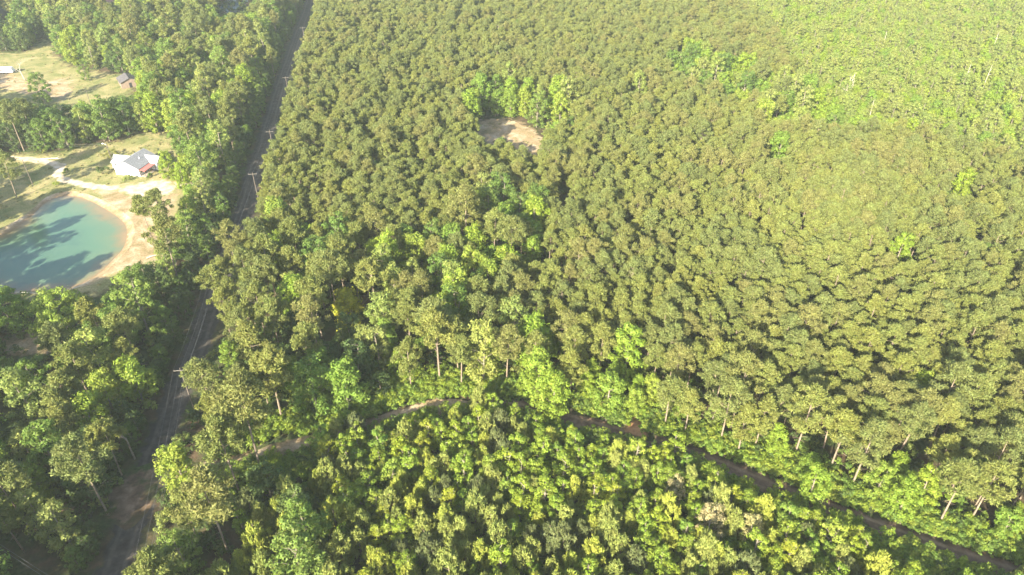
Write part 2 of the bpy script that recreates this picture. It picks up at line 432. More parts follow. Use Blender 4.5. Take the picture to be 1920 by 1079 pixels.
def proto(name, trunkmb, barkm, V, leafm, h, rad, ntrunk='trunk'):
    p = Proto(); p.h = h; p.rad = rad; p.name = name
    p.trunk = trunkmb.mesh('trunk', [barkm]); p.crown = tri_mesh('crown', V, leafm) if len(V) else None
    nv = len(trunkmb.v); vs = trunkmb.v + [tuple(x) for x in V.tolist()]
    fs = trunkmb.f + [(nv+i, nv+i+1, nv+i+2) for i in range(0, len(V), 3)]
    me = bpy.data.meshes.new(name); me.from_pydata(vs, [], fs); me.materials.append(barkm); me.materials.append(leafm)
    me.polygons.foreach_set('material_index', [0]*len(trunkmb.f)+[1]*(len(V)//3)); me.update()
    p.joined = me; return p

def mk_pine(i):
    g = np.random.default_rng(100+i); h = [15.5, 14.5, 16.5, 13.5, 15, 16, 14, 17][i % 8]; rad = [2.7, 2.4, 3.0, 2.3, 2.6, 2.8, 2.5, 2.9][i % 8]
    rad *= 1.15; cb = g.uniform(.44, .64); pf = pine_puffs(h, rad, cb, g, 42)
    mb = MB(); lean = (g.uniform(-.5, .5), g.uniform(-.5, .5)); make_trunk(mb, h, .17, pf, lean, g, lim=16)
    for k in range(5):
        a = g.uniform(0, 6.28); z = h*g.uniform(.25, .48); L = g.uniform(.6, 1.4); mb.tube((0, 0, z), (math.cos(a)*L, math.sin(a)*L, z+L*.15), .035, .012, 3, 0, False)
    V = cards(pf, 136, .20, up=.45, elong=1.5, spiky=.5, gen=g)
    return proto('pine_tree', mb, BARK, V, PINE[[0, 0, 1, 2, 0, 1, 2, 3][i % 8]], h, rad)
def mk_broad(i, mat, name='broadleaf_tree', h=12.0, rad=3.6, cb=.08, n=46, size=.27, pr=1.15, per=100, barkm=None, seed=0):
    g = np.random.default_rng(300+i*7+seed); h *= g.uniform(.9, 1.12); rad *= g.uniform(.9, 1.1); pf = []
    for k in range(n):
        t = (k+.5)/n; u = cb + (1-cb)*t
        prof = math.sin(math.pi*min(.93, .16+.80*t))**.6
        rr = rad*prof*g.uniform(.45, 1.05); a = k*2.39996+g.uniform(-.5, .5)
        pf.append((rr*math.cos(a), rr*math.sin(a), h*u*.95+g.uniform(-.5, .5), pr*g.uniform(.6, 1.15)))
    mb = MB(); make_trunk(mb, h*.9, .2, pf, (g.uniform(-.8, .8), g.uniform(-.8, .8)), g, lim=20)
    V = cards(pf, per, size, up=.3, gen=g)
    return proto(name, mb, barkm or BARK2, V, mat, h, rad)
def mk_young(i, mat, h=6.6, rad=2.2, name='young_pine'):
    g = np.random.default_rng(500+i); h *= g.uniform(.85, 1.15); pf = []
    for k in range(64):
        t = (k+.5)/64; z = h*(.12+.8*t)*g.uniform(.9, 1.08); rr = rad*(1-t)**.55*g.uniform(.4, 1.15)+.1; a = k*2.39996+g.uniform(-.5, .5)
        pf.append((rr*math.cos(a), rr*math.sin(a), z, g.uniform(.26, .46)))
    mb = MB(); make_trunk(mb, h, .10, pf, (0, 0), g, lim=16)
    P = np.array(pf)
    V = cards(pf, 62, .155, up=.7, elong=1.4, spiky=.5, gen=g)
    c = np.repeat(P[:, :3], 186, 0)                 # stretch the tufts upward like candles
    V[:, 2] = c[:, 2] + (V[:, 2]-c[:, 2])*2.1
    return proto(name, mb, BARK, V, mat, h, rad)
def mk_shrub(i, mat, h=1.8, rad=1.3, name='shrub'):
    g = np.random.default_rng(700+i); pf = [(g.normal()*rad*.45, g.normal()*rad*.45, h*g.uniform(.25, .8), g.uniform(.35, .65)) for _ in range(9)]
    mb = MB()
    for x, y, z, r in pf: mb.tube((0, 0, 0), (x, y, z), .04, .015, 3, 0, False)
    return proto(name, mb, BARK2, cards(pf, 42, .2, up=.4, gen=g), mat, h, rad)
def mk_bare(i, h=13.0, mat=None, twigs=True, spread=.45, lv=4):
    g = np.random.default_rng(900+i); mb = MB()
    def grow(p, d, L, r, k):
        q = p + d*L; mb.tube(p, q, r, r*.6, 4 if k > 1 else 3, 0, False)
        if k == 0: return
        for _ in range(3 if k > 1 else 4):
            dd = (d + Vector(g.normal(size=3).tolist())*spread); dd.z += .15; dd.normalize()
            grow(p + d*L*g.uniform(.55, 1), dd, L*g.uniform(.5, .75), r*.5, k-1)
    grow(Vector((0, 0, 0)), Vector((0, 0, 1)), h*.45, .19, lv if twigs else 2)
    return mb

YSAP = leaf_mat('sapling_leaves', [(.240,.300,.030),(.190,.260,.034),(.280,.310,.034)], .45)
P_PINE = [mk_pine(i) for i in range(16)]
P_GREEN = [mk_broad(i, GREEN) for i in range(4)]
P_DARK = [mk_broad(i+10, DARKG, h=9.5, rad=3.2) for i in range(3)]
P_LIME = [mk_broad(i+20, LIME, h=10.5, rad=3.0) for i in range(4)]
P_SOFT = [mk_broad(i+30, SOFT, h=13, rad=2.7, n=40, size=.25, pr=1.0, per=95) for i in range(5)]
P_YEL = [mk_broad(40, YELLOW, h=9.5, rad=2.6)]
P_OAK = [mk_broad(i+50, LIME, h=11, rad=5.6, cb=.22, n=85, size=.28, pr=1.25, per=100) for i in range(2)]
P_TANT = [mk_broad(i+60, TAN, h=8, rad=2.2, n=30, pr=.8, size=.17) for i in range(2)]
P_YOUNG = [mk_young(i, YOUNG[[0, 0, 1, 0, 2, 1][i]]) for i in range(6)]
P_SAP = [mk_broad(i+70, LIME, 'broadleaf_sapling', h=6.3, rad=1.7, cb=.1, n=26, size=.20, pr=.7, per=75) for i in range(3)] + [mk_broad(i+80, YSAP, 'broadleaf_sapling', h=6.0, rad=1.8, cb=.1, n=26, size=.20, pr=.7, per=75) for i in range(2)]
P_SHRUB = [mk_shrub(0, GREEN), mk_shrub(1, DARKG), mk_shrub(2, SOFT), mk_shrub(3, DARKG, 2.6, 1.8)]
P_SHRL = [mk_shrub(4, LIME, 2.6, 1.6), mk_shrub(5, LIME, 2.0, 1.4), mk_shrub(6, GREEN, 2.4, 1.5)]

# ------------------------------------------------------------------ where trees may not stand or reach
V_ROAD = [(200,1100),(220,960),(214,915),(268,888),(300,850),(342,740),(364,660),(394,600),(412,520),(452,440),(473,370),(484,300),(507,225),(528,165),(553,80),(578,-20),(600,-20),(560,100),(543,160),(513,262),(490,310),(480,380),(456,440),(430,485),(400,560),(385,610),(395,630),(418,662),(406,686),(360,685),(345,780),(306,860),(288,930),(264,1010),(230,1100)]
V_LAWN = [(-40,290),(100,287),(180,278),(240,262),(292,248),(322,262),(310,300),(298,330),(335,346),(330,366),(260,372),(236,395),(250,425),(278,448),(285,485),(240,485),(205,522),(150,548),(110,560),(0,555),(-40,555)]
V_FIELD = [(-30,112),(40,118),(62,116),(72,70),(98,72),(112,112),(140,133),(180,140),(228,142),(262,148),(255,168),(190,185),(140,192),(80,190),(-30,192)]
V_CLEAR = [(893,228),(925,220),(965,222),(1018,256),(1012,282),(985,280),(958,258),(938,252),(918,262),(897,248)]
V_GAP = [(1048,345),(1064,350),(1066,385),(1054,400),(1044,385)]
V_TRACK = [[(690,803),(722,783),(830,748),(885,750),(878,764),(800,768),(730,795)],
           [(960,762),(1030,770),(1100,792),(1172,808),(1245,830),(1170,828),(1100,802),(1000,774)],
           [(1180,788),(1194,788),(1200,806),(1178,806)],
           [(1295,851),(1380,884),(1450,911),(1520,938),(1600,969),(1700,1007),(1770,1038),(1850,1064),(1930,1089),(1840,1076),(1740,1041),(1600,980),(1500,942),(1430,917),(1370,892)]]
V_MISC = [[(505,822),(560,815),(572,838),(535,862),(500,850)], [(-30,998),(40,1032),(100,1085),(-30,1085)], [(-30,636),(60,618),(85,640),(102,660),(60,664),(-30,668)], [(-30,748),(30,742),(38,775),(-30,780)],
          [(402,26),(425,-14),(472,-14),(466,12),(440,28)], [(184,-20),(215,-20),(213,6),(186,6)], [(612,590),(630,592),(625,635),(608,640)], [(752,615),(778,612),(775,632),(752,636)], [(-10,14),(14,16),(14,32),(-10,34)]]
KEEP = [V_ROAD, V_LAWN, V_FIELD, V_CLEAR, V_GAP] + V_TRACK + V_MISC
BOX = [(min(p[0] for p in k), max(p[0] for p in k), min(p[1] for p in k), max(p[1] for p in k)) for k in KEEP]
def blocked(X, Y, h, rad, cb, shrink=.7):
    pts = [proj(X, Y, 0)]
    for z in (h*max(cb, .15), h*(cb*.75+.25), h*(cb+1)/2, h*.8, h*.98):
        rr = rad*shrink if z < h*.9 else rad*.3
        for sx in (-1, -.5, 0, .5, 1): pts.append(proj(X+rr*sx, Y, z))
    for p in pts:
        for k, (a, b, c, d) in zip(KEEP, BOX):
            if a < p[0] < b and c < p[1] < d and inside(p, k): return True
    return False
NOBASE = [offset(pond, 4), lawn, field, clear]
DGAP = [at(x, y) for x, y in [(1042,372),(1072,372),(1074,412),(1046,415)]]
NOBASE.append(DGAP)

# zones, by where the crown shows (photograph pixels)
Z_YOUNG = [(300,1300),(395,1079),(470,930),(560,870),(610,850),(700,815),(760,785),(860,772),(980,780),(1150,822),(1290,868),(1430,930),(1600,990),(1740,1052),(1930,1110),(2300,1300)]
Z_LIMEW = [(1365,-60),(1380,8),(1455,50),(1478,110),(1520,160),(1560,200),(1650,232),(1780,262),(1925,300),(2200,330),(2300,-60)]
Z_LIMEB = [(1262,85),(1300,80),(1330,105),(1400,100),(1440,130),(1500,135),(1560,185),(1640,235),(1560,245),(1440,225),(1400,190),(1320,170),(1250,140)]
Z_LIMEC = [(870,160),(930,140),(1000,160),(1085,160),(1075,205),(1030,255),(960,222),(900,225),(865,200)]
Z_MIXC = [(510,395),(600,410),(680,445),(770,430),(860,420),(900,350),(1000,355),(1040,400),(1010,470),(940,500),(880,560),(800,540),(620,490),(500,470)]
Z_TRI = [(488,480),(700,530),(900,575),(1040,615),(1000,700),(860,750),(720,790),(560,860),(420,940),(440,760),(470,600)]
Z_EDGE = [(960,640),(1100,660),(1200,740),(1300,780),(1450,830),(1600,880),(1750,930),(1930,1000),(1930,1120),(1740,1045),(1600,985),(1430,922),(1290,860),(1160,815),(1000,775),(940,750)]
Z_DARK = [(480,850),(600,850),(600,960),(560,1100),(440,1100),(470,930)]
def left_of_road(x, y):
    rp = [(p[0], p[1]) for p in road_px]
    for i in range(len(rp)-1):
        if rp[i+1][1] <= y <= rp[i][1]:
            t = (y-rp[i][1])/(rp[i+1][1]-rp[i][1]); return x < rp[i][0]+t*(rp[i+1][0]-rp[i][0])
    return x < (150 if y > 1079 else 590)
def zone(X, Y):
    c = proj(X, Y, 10); b = proj(X, Y, 0); b5 = proj(X, Y, 5)
    if left_of_road(*b): return 'left'
    ty = np.interp(b[0], [p[0] for p in track_px], [p[1] for p in track_px])
    bx = np.interp(b[1], [780, 850, 900, 1079, 1300], [600, 540, 500, 430, 330])
    if b[1] > ty and b[0] > bx: return 'dark' if inside(b5, Z_DARK) else 'young'
    if b[1] > ty: return 'strip'
    if inside(c, Z_LIMEW): return 'limewood'
    if inside(c, Z_LIMEB) or inside(c, Z_LIMEC): return 'limepatch'
    if inside(c, Z_MIXC): return 'mixc'
    if inside(c, Z_TRI): return 'tri'
    if c[1] > 900 and c[0] < 520: return 'strip'
    if inside(b, Z_EDGE): return 'edge'
    return 'stand'
MIX = {  # kind choices per zone with weights: (prototypes, weight, scale lo, hi, spacing factor)
 'young': [('young', 24), ('sap', 8)],
 'dark': [('dark', 3), ('young', 6), ('green', 2)],
 'left': [('pine', 8), ('green', 6), ('soft', 4), ('dark', 2.5), ('lime', 3)],
 'limewood': [('soft', 9), ('lime', 6)],
 'limepatch': [('lime', 7), ('soft', 2), ('green', 2), ('pine', .5)],
 'mixc': [('pine', 4), ('lime', 5), ('green', 4), ('soft', 1)],
 'tri': [('pine', 7), ('green', 5), ('soft', 3), ('dark', 2), ('lime', 4)],
 'strip': [('pine', 10), ('soft', 2), ('green', 2)],
 'edge': [('pine', 12), ('lime', 4), ('soft', 1.5)],
 'stand': [('pine', 60), ('green', .3), ('lime', .2)]}
PROT = {'pine': P_PINE, 'green': P_GREEN, 'dark': P_DARK, 'lime': P_LIME, 'soft': P_SOFT, 'young': P_YOUNG, 'sap': P_SAP, 'yel': P_YEL, 'oak': P_OAK, 'tan': P_TANT}
SPACE = {'pine': 2.1, 'green': 2.5, 'dark': 2.4, 'lime': 2.3, 'soft': 2.1, 'young': 1.03, 'sap': 1.08, 'yel': 2.2, 'oak': 4.2, 'tan': 1.8}
TREES = []; cell = {}; CS = 5.0
def free(X, Y, r):
    cx, cy = int(X//CS), int(Y//CS)
    for i in range(cx-2, cx+3):
        for j in range(cy-2, cy+3):
            for (x, y, q) in cell.get((i, j), ()):
                if (x-X)**2+(y-Y)**2 < (q+r)**2: return False
    return True
def plant(kind, X, Y, sc, z_, idx=None, special=None, sx=1.0):
    if kind in ('dark', 'green') and sc < .63 and special is None and z_ == 'left': sc *= 1.0
    TREES.append((kind, X, Y, sc, R.uniform(0, 6.28), (R.randrange(len(PROT[kind])) if idx is None else idx), z_, special, sx))
    cell.setdefault((int(X//CS), int(Y//CS)), []).append((X, Y, SPACE[kind]*min(sc, 1.15)))
# trees the photograph singles out: kind, crown pixel, scale, prototype, label, category
SPECIAL = [
 ('yel', 652, 568, 1.25, 0, 'bright yellow leafy tree among green pines, the only yellow crown', 'yellow tree'),
 ('lime', 332, 868, 1.05, 0, 'round bright yellow-green tree at the right edge of the road, above the brown dirt patch', 'broadleaf tree'),
 ('oak', 112, 588, 1.05, 0, 'large spreading light green tree just below the pond, over a pale sandy lane', 'broadleaf tree'),
 ('oak', 8, 580, .9, 1, 'wide light green tree at the picture edge below the pond', 'broadleaf tree'),
 ('lime', 1178, 652, 1.2, 1, 'lime green crown showing alone among olive pines above the sandy track', 'broadleaf tree'),
 ('lime', 1142, 728, 1.05, 2, 'tall narrow lime green tree standing among pine trunks at the track', 'broadleaf tree'),
 ('lime', 1010, 700, 1.15, 0, 'tall yellow-green tree at the wood edge where the sandy track bends', 'broadleaf tree'),
 ('lime', 1040, 735, 1.0, 3, 'lower yellow-green tree hugging the shaded bend of the sandy track', 'broadleaf tree'),
 ('lime', 248, 705, 1.15, 2, 'small light lime tree left of the dirt road amid dark green trees', 'broadleaf tree'),
 ('lime', 196, 735, .95, 3, 'tiny lime crown in the dark green wood left of the road', 'broadleaf tree'),
 ('green', 70, 158, 1.05, 0, 'lone green tree standing in the pale upper field', 'broadleaf tree'),
 ('lime', 312, 305, .85, 1, 'bright lime tree touching the red porch side of the white house', 'broadleaf tree'),
 ('lime', 338, 325, .8, 0, 'bright lime tree at the end of the white driveway', 'broadleaf tree'),
 ('pine', 268, 398, .9, 0, 'thin dark pine rising from the sandy bank right of the pond', 'pine tree'),
 ('pine', 298, 396, .95, 5, 'pine above the sandy bank beside the driveway end', 'pine tree'),
 ('pine', 8, 318, .95, 2, 'grey-green pine at the picture edge beside the sandy driveway', 'pine tree'),
 ('lime', 1810, 347, 1.05, 2, 'small lime crown alone in the right pine stand', 'broadleaf tree'),
 ('lime', 1688, 466, .95, 1, 'tiny lime crown beside bare pine trunks in the far right stand', 'broadleaf tree'),
 ('lime', 1462, 275, 1.1, 3, 'small lime crown at the tip of the pine stand below the bright green wood', 'broadleaf tree'),
 ('soft', 1200, 160, 1.1, 1, 'pale yellowish dome crown among the upper pines', 'broadleaf tree'),
 ('tan', 1268, 915, .85, 0, 'small pinkish tan tree in the young pine plantation', 'tan tree'),
 ('tan', 1330, 978, 1.05, 1, 'larger tan tree low in the young pine plantation', 'tan tree'),
 ('tan', 1412, 985, .9, 0, 'yellowish tan tree right of the larger tan one in the plantation', 'tan tree'),
 ('lime', 1530, 900, .85, 0, 'bright lime tree among the pine trunks above the track on the right', 'broadleaf tree'),
 ('lime', 1700, 930, .8, 3, 'yellow-lime tree between two leaning pale pine trunks above the track', 'broadleaf tree'),
 ('lime', 430, 660, .65, 2, 'yellow-green tree beside the wide grey part of the dirt road', 'broadleaf tree'),
 ('green', 155, 128, .7, 1, 'small bushy green tree at the top edge of the upper field', 'broadleaf tree'),
 ('lime', 780, 470, 1.1, 3, 'large bright green tree in the middle of the mixed belt', 'broadleaf tree'),
 ('lime', 1000, 470, .9, 0, 'bright yellow-green tree below the dark gap in the pines', 'broadleaf tree'),
 ('lime', 1050, 200, 1.1, 1, 'tall bright green spire-like tree right of the sandy clearing', 'broadleaf tree'),
]
for kd, px, py, sc, ix, lab, cat in SPECIAL:
    pr = PROT[kd][ix]; X, Y = at(px, py, pr.h*sc*.62)
    plant(kd, X, Y, sc, 'special', ix, (lab, cat))
# shading trees off the left edge of the picture, whose shadows fall over the pond
for px, py, hh in [(122,487,17),(95,500,17),(120,424,18),(98,440,17),(135,372,16),(185,283,17),(172,287,16.5),(160,290,17),(140,300,17),(120,310,18),(104,322,17),(88,335,17),(120,360,17),(104,366,16.5),(90,372,17),(72,380,17),(50,388,18),(40,360,17),(20,375,18),(20,400,17)]:
    X, Y = at(px, py, WZ); X -= SHX*2.1*hh; Y -= SHY*2.1*hh
    if (proj(X, Y, hh)[0] < -30 or not blocked(X, Y, hh, 2.5, .5)) and free(X, Y, .6): plant('pine', X, Y, hh/15.5, 'left')
lawn_w = [at(x, y) for x, y in lawn_px]; field_w = [at(x, y) for x, y in field_px]
# low dark trees leaning over the left edge of the road
for i in range(len(road_c)-1):
    a, b = road_c[i], road_c[i+1]; L = math.dist(a, b); k = max(1, int(L/1.3))
    for q in range(k):
        t = (q+R.random())/k; nx, ny = -(b[1]-a[1])/L, (b[0]-a[0])/L
        d = R.uniform(3.9, 7.5); X = a[0]+(b[0]-a[0])*t+nx*d; Y = a[1]+(b[1]-a[1])*t+ny*d
        p = proj(X, Y, 0)
        if 850 < p[1] < 1000 or Y > 470 or Y < 45: continue
        if free(X, Y, .9): plant(R.choice(['dark', 'green', 'dark']), X, Y, R.uniform(.4, .62), 'left')
cand = []
for _ in range(190000):
    Y = 30 + 450*math.sqrt(R.random()); hw = 42 + .66*Y + 12
    X = R.uniform(-hw-12, hw)
    cand.append((X, Y))
track_d = seg_dist([c[0] for c in cand], [c[1] for c in cand], track_c, False)
road_d = seg_dist([c[0] for c in cand], [c[1] for c in cand], road_c, False)
SPV = [(px, py, 15 if kd in ('pine', 'tan') or sc < .7 else 20, at(px, py, PROT[kd][ix].h*sc*.62)[1]) for kd, px, py, sc, ix, lab, cat in SPECIAL]
def hides_special(X, Y, h, rad):
    pts = None
    for px, py, rr, ys in SPV:
        if Y >= ys: continue
        if ys - Y > 30: continue
        if pts is None: pts = [proj(X+rad*k, Y, h*z) for z in (.5, .7, .85, 1.0) for k in (-.8, 0, .8)]
        for p in pts:
            if (p[0]-px)**2+(p[1]-py)**2 < rr*rr: return True
    return False
for (X, Y), td, rd in zip(cand, track_d, road_d):
    if rd < 3.8: continue
    z_ = zone(X, Y)
    lo = 3.4 if z_ != 'stand' else 3.8
    if z_ in ('young', 'dark'): lo = 2.3
    if td < lo: continue
    if any(inside((X, Y), q) for q in NOBASE): continue
    ks = MIX[z_]; kd = R.choices([k for k, w in ks], [w for k, w in ks])[0]
    if z_ == 'left' and kd == 'pine' and R.random() < .8 and min(seg_dist([X], [Y], lawn_w)[0], seg_dist([X], [Y], field_w)[0]) < 9: kd = R.choice(['green', 'lime', 'soft'])
    sc = {'pine': R.uniform(.86, 1.12), 'young': R.uniform(.75, 1.2), 'sap': R.uniform(.7, 1.15)}.get(kd, R.uniform(.7, 1.12))
    if z_ == 'young' and td < 22: kd = R.choice(['sap', 'sap', 'young'])
    if z_ in ('left', 'tri', 'strip') and kd == 'pine': sc *= 1.06
    if z_ == 'edge' and kd in ('lime', 'soft'): sc *= .7
    if z_ in ('tri', 'mixc', 'left', 'limepatch') and kd in ('green', 'lime', 'soft'): sc *= 1.2
    if z_ == 'stand': sc *= .82
    if z_ == 'limewood': sc *= .82
    if z_ in ('tri', 'left', 'strip', 'mixc') and kd == 'pine': sc *= R.uniform(.86, 1.08)
    r = SPACE[kd]*min(sc, 1.15)
    if z_ == 'stand': r *= .96
    if z_ == 'edge': r *= .9
    if not free(X, Y, r): continue
    gap = math.sin(X*.35+2*math.sin(Y*.21))*math.sin(Y*.31+1.7*math.sin(X*.17))
    if gap > {'tri': .62, 'left': .7, 'mixc': .72, 'strip': .8, 'stand': .93}.get(z_, 2): continue
    p0 = PROT[kd][0]
    if hides_special(X, Y, p0.h*sc, p0.rad*sc): continue
    if rd < 22 or td < 22 or z_ in ('left', 'limepatch', 'stand', 'tri', 'mixc', 'strip'):
        if blocked(X, Y, p0.h*sc, p0.rad*sc, {'pine': .5}.get(kd, .15)): continue
    plant(kd, X, Y, sc, z_)

# ------------------------------------------------------------------ individuals and the woods beyond
PLACE = {
 'young': 'in the young plantation below the sandy track', 'dark': 'in the shaded lower corner of the young plantation',
 'left': 'in the mixed wood left of the dark dirt road', 'limewood': 'in the bright green wood at upper right',
 'limepatch': 'in a bright green patch amid the upper pines', 'mixc': 'in the mixed belt between pine stand and road',
 'tri': 'in the mixed wood between dirt road and sandy track', 'strip': 'in the strip of wood right of the dirt road, lowest in view',
 'edge': 'at the pine stand edge along the sandy track', 'stand': 'inside the dense pine stand right of the road'}
SHADE = {'pine': ['olive', 'olive', 'grey-green', 'yellowish', 'olive', 'grey-green', 'yellowish', 'brownish'],
         'green': ['mid green'], 'dark': ['dark green'], 'lime': ['lime green'], 'soft': ['pale green'],
         'young': ['olive', 'olive', 'yellowish', 'olive', 'dark', 'yellowish'], 'sap': ['lime']*3+['yellow-green']*2}
KIND = {'pine': ('pine_tree', 'pine tree'), 'young': ('young_pine', 'young pine'), 'sap': ('broadleaf_sapling', 'sapling')}
def inview(X, Y, z):
    p = proj(X, Y, z); return -10 < p[0] < 1930 and -5 < p[1] < 1085
by = {}
for t in TREES:
    nm = KIND.get(t[0], ('broadleaf_tree', 'broadleaf tree'))[0]
    by.setdefault(nm, []).append(t)
MARKS = [((1200,160), 'the pale dome crown'), ((1462,275), 'the lime crown at the stand tip'), ((1597,160), 'the forked snag'), ((1050,200), 'the spire-like tree'), ((1810,347), 'the small far lime crown'), ((1920,20), 'the upper right corner'), ((70,158), 'the lone field tree'), ((243,160), 'the small dark-roofed house'), ((430,10), 'the far pond'), ((1920,850), 'the low right picture edge'), ((780,470), 'the large bright green tree'), ((1420,700), 'the middle of the right stand'),
 ((950,250), 'the sandy clearing'), ((1056,370), 'the dark gap'), ((1178,652), 'the lone lime crown'), ((1268,915), 'the pinkish tan tree'), ((1412,985), 'the yellowish tan tree'),
 ((1190,790), 'the orange dirt spur'), ((655,568), 'the yellow tree'), ((332,868), 'the round lime tree'), ((112,588), 'the big tree below the pond'), ((240,310), 'the white house'), ((120,450), 'the pond'),
 ((1530,900), 'the lime trackside tree'), ((1710,940), 'the leaning pale trunks'), ((1688,466), 'the tiny lime crown'), ((248,705), 'the roadside lime tree'), ((720,790), 'the lit sandy bend'), ((860,750), 'the shaded track bend'),
 ((1920,1079), 'the lower right corner'), ((1920,620), 'the right picture edge'), ((0,1079), 'the lower left corner'), ((960,1079), 'the bottom centre edge'), ((530,840), 'the dark dirt opening'), ((226,800), 'the leafless grey tree'), ((1440,1079), 'the bottom edge right of centre'), ((1620,760), 'the heart of the right stand')]
def where(X, Y, z):
    p = proj(X, Y, z); m, nm_ = min(MARKS, key=lambda k: math.dist(k[0], p)); dx, dy = p[0]-m[0], p[1]-m[1]; L = math.hypot(dx, dy)
    d = 'beside' if L < 35 else ('right of' if dx > 0 else 'left of') if abs(dx) > 1.6*abs(dy) else ('below' if dy > 0 else 'above') if abs(dy) > 1.6*abs(dx) else ('lower ' if dy > 0 else 'upper ')+('right of' if dx > 0 else 'left of')
    q = '' if L < 90 or d == 'beside' else ('well ' if L < 170 else 'far ')
    return q+d+' '+nm_
def individual(t):
    kd, X, Y, sc, rz, ix, z_, sp, sx = t
    p = PROT[kd][ix]; nm, cat = KIND.get(kd, ('broadleaf_tree', 'broadleaf tree'))
    e = bpy.data.objects.new(nm, None); COL.objects.link(e); e.location = (X, Y, 0); e.rotation_euler = (R.gauss(0, .022), R.gauss(0, .022), rz); e.scale = (sc, sc, sc*R.uniform(.94, 1.08))
    e.empty_display_size = .1
    if sp: tag(e, sp[0], sp[1])
    else:
        sh = SHADE[kd][ix % len(SHADE[kd])]
        size = 'small' if sc < .9 else ('tall' if sc > 1.03 else 'middling')
        word = {'pine': 'pine', 'young': 'bushy young pine', 'sap': 'leafy sapling'}.get(kd, 'leafy tree')
        tag(e, ' '.join(f'{size} {sh} {word}, {where(X, Y, p.h*sc*.75)}'.split()[:16]), cat, f'{sh} {cat}s {PLACE[z_]}')
    link('trunk', p.trunk, e); link('crown', p.crown, e)
REST = {}
for nm, ts in by.items():
    def key(t):
        pr = PROT[t[0]][t[5]]; vis = inview(t[1], t[2], pr.h*.7*t[3])
        return (0 if t[7] else 1, 0 if vis else 1, math.dist((t[1], t[2], pr.h), (0, 0, H))/(pr.rad*t[3]/2.7)**.5)
    ts.sort(key=key)
    for t in ts[:300]:
        pr = PROT[t[0]][t[5]]
        if inview(t[1], t[2], pr.h*.7*t[3]): individual(t)
        else: REST.setdefault(nm, []).append(t)
    REST.setdefault(nm, []).extend(ts[300:])

def scatter(name, label, cat, items, protos):
    """one object of kind stuff: points carrying the shapes (items: x,y,z,scale,rz,index)"""
    if not items: return
    A = np.array(items, float); me = bpy.data.meshes.new(name)
    me.vertices.add(len(A)); me.vertices.foreach_set('co', A[:, :3].astype(np.float32).ravel())
    for nm, col in (('sc', A[:, 3]), ('rz', A[:, 4]), ('tilt', np.random.default_rng(3).normal(0, .03, len(A)))):
        a = me.attributes.new(nm, 'FLOAT', 'POINT'); a.data.foreach_set('value', col.astype(np.float32))
    a = me.attributes.new('ix', 'INT', 'POINT'); a.data.foreach_set('value', A[:, 5].astype(np.int32))
    me.update()
    pc_ = bpy.data.collections.new(name + '_shapes')
    for i, p in enumerate(protos):
        pc_.objects.link(bpy.data.objects.new(f'{p.name}_shape_{i:03d}', p.joined))
    o = link(name, me); tag(o, label, cat, kind='stuff')
    ng = bpy.data.node_groups.new(name, 'GeometryNodeTree')
    ng.interface.new_socket('Geometry', in_out='INPUT', socket_type='NodeSocketGeometry'); ng.interface.new_socket('Geometry', in_out='OUTPUT', socket_type='NodeSocketGeometry')
    gi = ng.nodes.new('NodeGroupInput'); go = ng.nodes.new('NodeGroupOutput'); ip = ng.nodes.new('GeometryNodeInstanceOnPoints')
    ci = ng.nodes.new('GeometryNodeCollectionInfo'); ci.inputs['Collection'].default_value = pc_; ci.inputs['Separate Children'].default_value = True; ci.inputs['Reset Children'].default_value = True
    def attr(nm, ty):
        x = ng.nodes.new('GeometryNodeInputNamedAttribute'); x.data_type = ty; x.inputs['Name'].default_value = nm; return x.outputs['Attribute']
    cx = ng.nodes.new('ShaderNodeCombineXYZ'); ng.links.new(attr('rz', 'FLOAT'), cx.inputs[2]); ng.links.new(attr('tilt', 'FLOAT'), cx.inputs[0])
    e2 = ng.nodes.new('FunctionNodeEulerToRotation'); ng.links.new(cx.outputs[0], e2.inputs[0])
    ng.links.new(gi.outputs[0], ip.inputs['Points']); ng.links.new(ci.outputs[0], ip.inputs['Instance']); ip.inputs['Pick Instance'].default_value = True
    ng.links.new(attr('ix', 'INT'), ip.inputs['Instance Index']); ng.links.new(e2.outputs[0], ip.inputs['Rotation']); ng.links.new(attr('sc', 'FLOAT'), ip.inputs['Scale'])
    ng.links.new(ip.outputs[0], go.inputs[0])
    md = o.modifiers.new('scatter', 'NODES'); md.node_group = ng
    return o
LAB = {'pine_tree': ('pine_forest', 'dense olive-green pine forest filling the right side and the distance', 'pine forest'),
       'broadleaf_tree': ('broadleaf_forest', 'bright and mid green leafy woods beyond and around the pines', 'broadleaf forest'),
       'young_pine': ('young_pine_plantation', 'mass of bushy young pines filling the bottom of the picture', 'young plantation'),
       'broadleaf_sapling': ('sapling_thicket', 'lime green saplings mixed through the young pines', 'saplings')}
for nm, ts in REST.items():
    kinds = sorted({t[0] for t in ts}); protos = []; base = {}
    for k in kinds: base[k] = len(protos); protos += PROT[k]
    scatter(LAB[nm][0], LAB[nm][1], LAB[nm][2], [(t[1], t[2], 0, t[3], t[4], base[t[0]]+t[5]) for t in ts], protos)

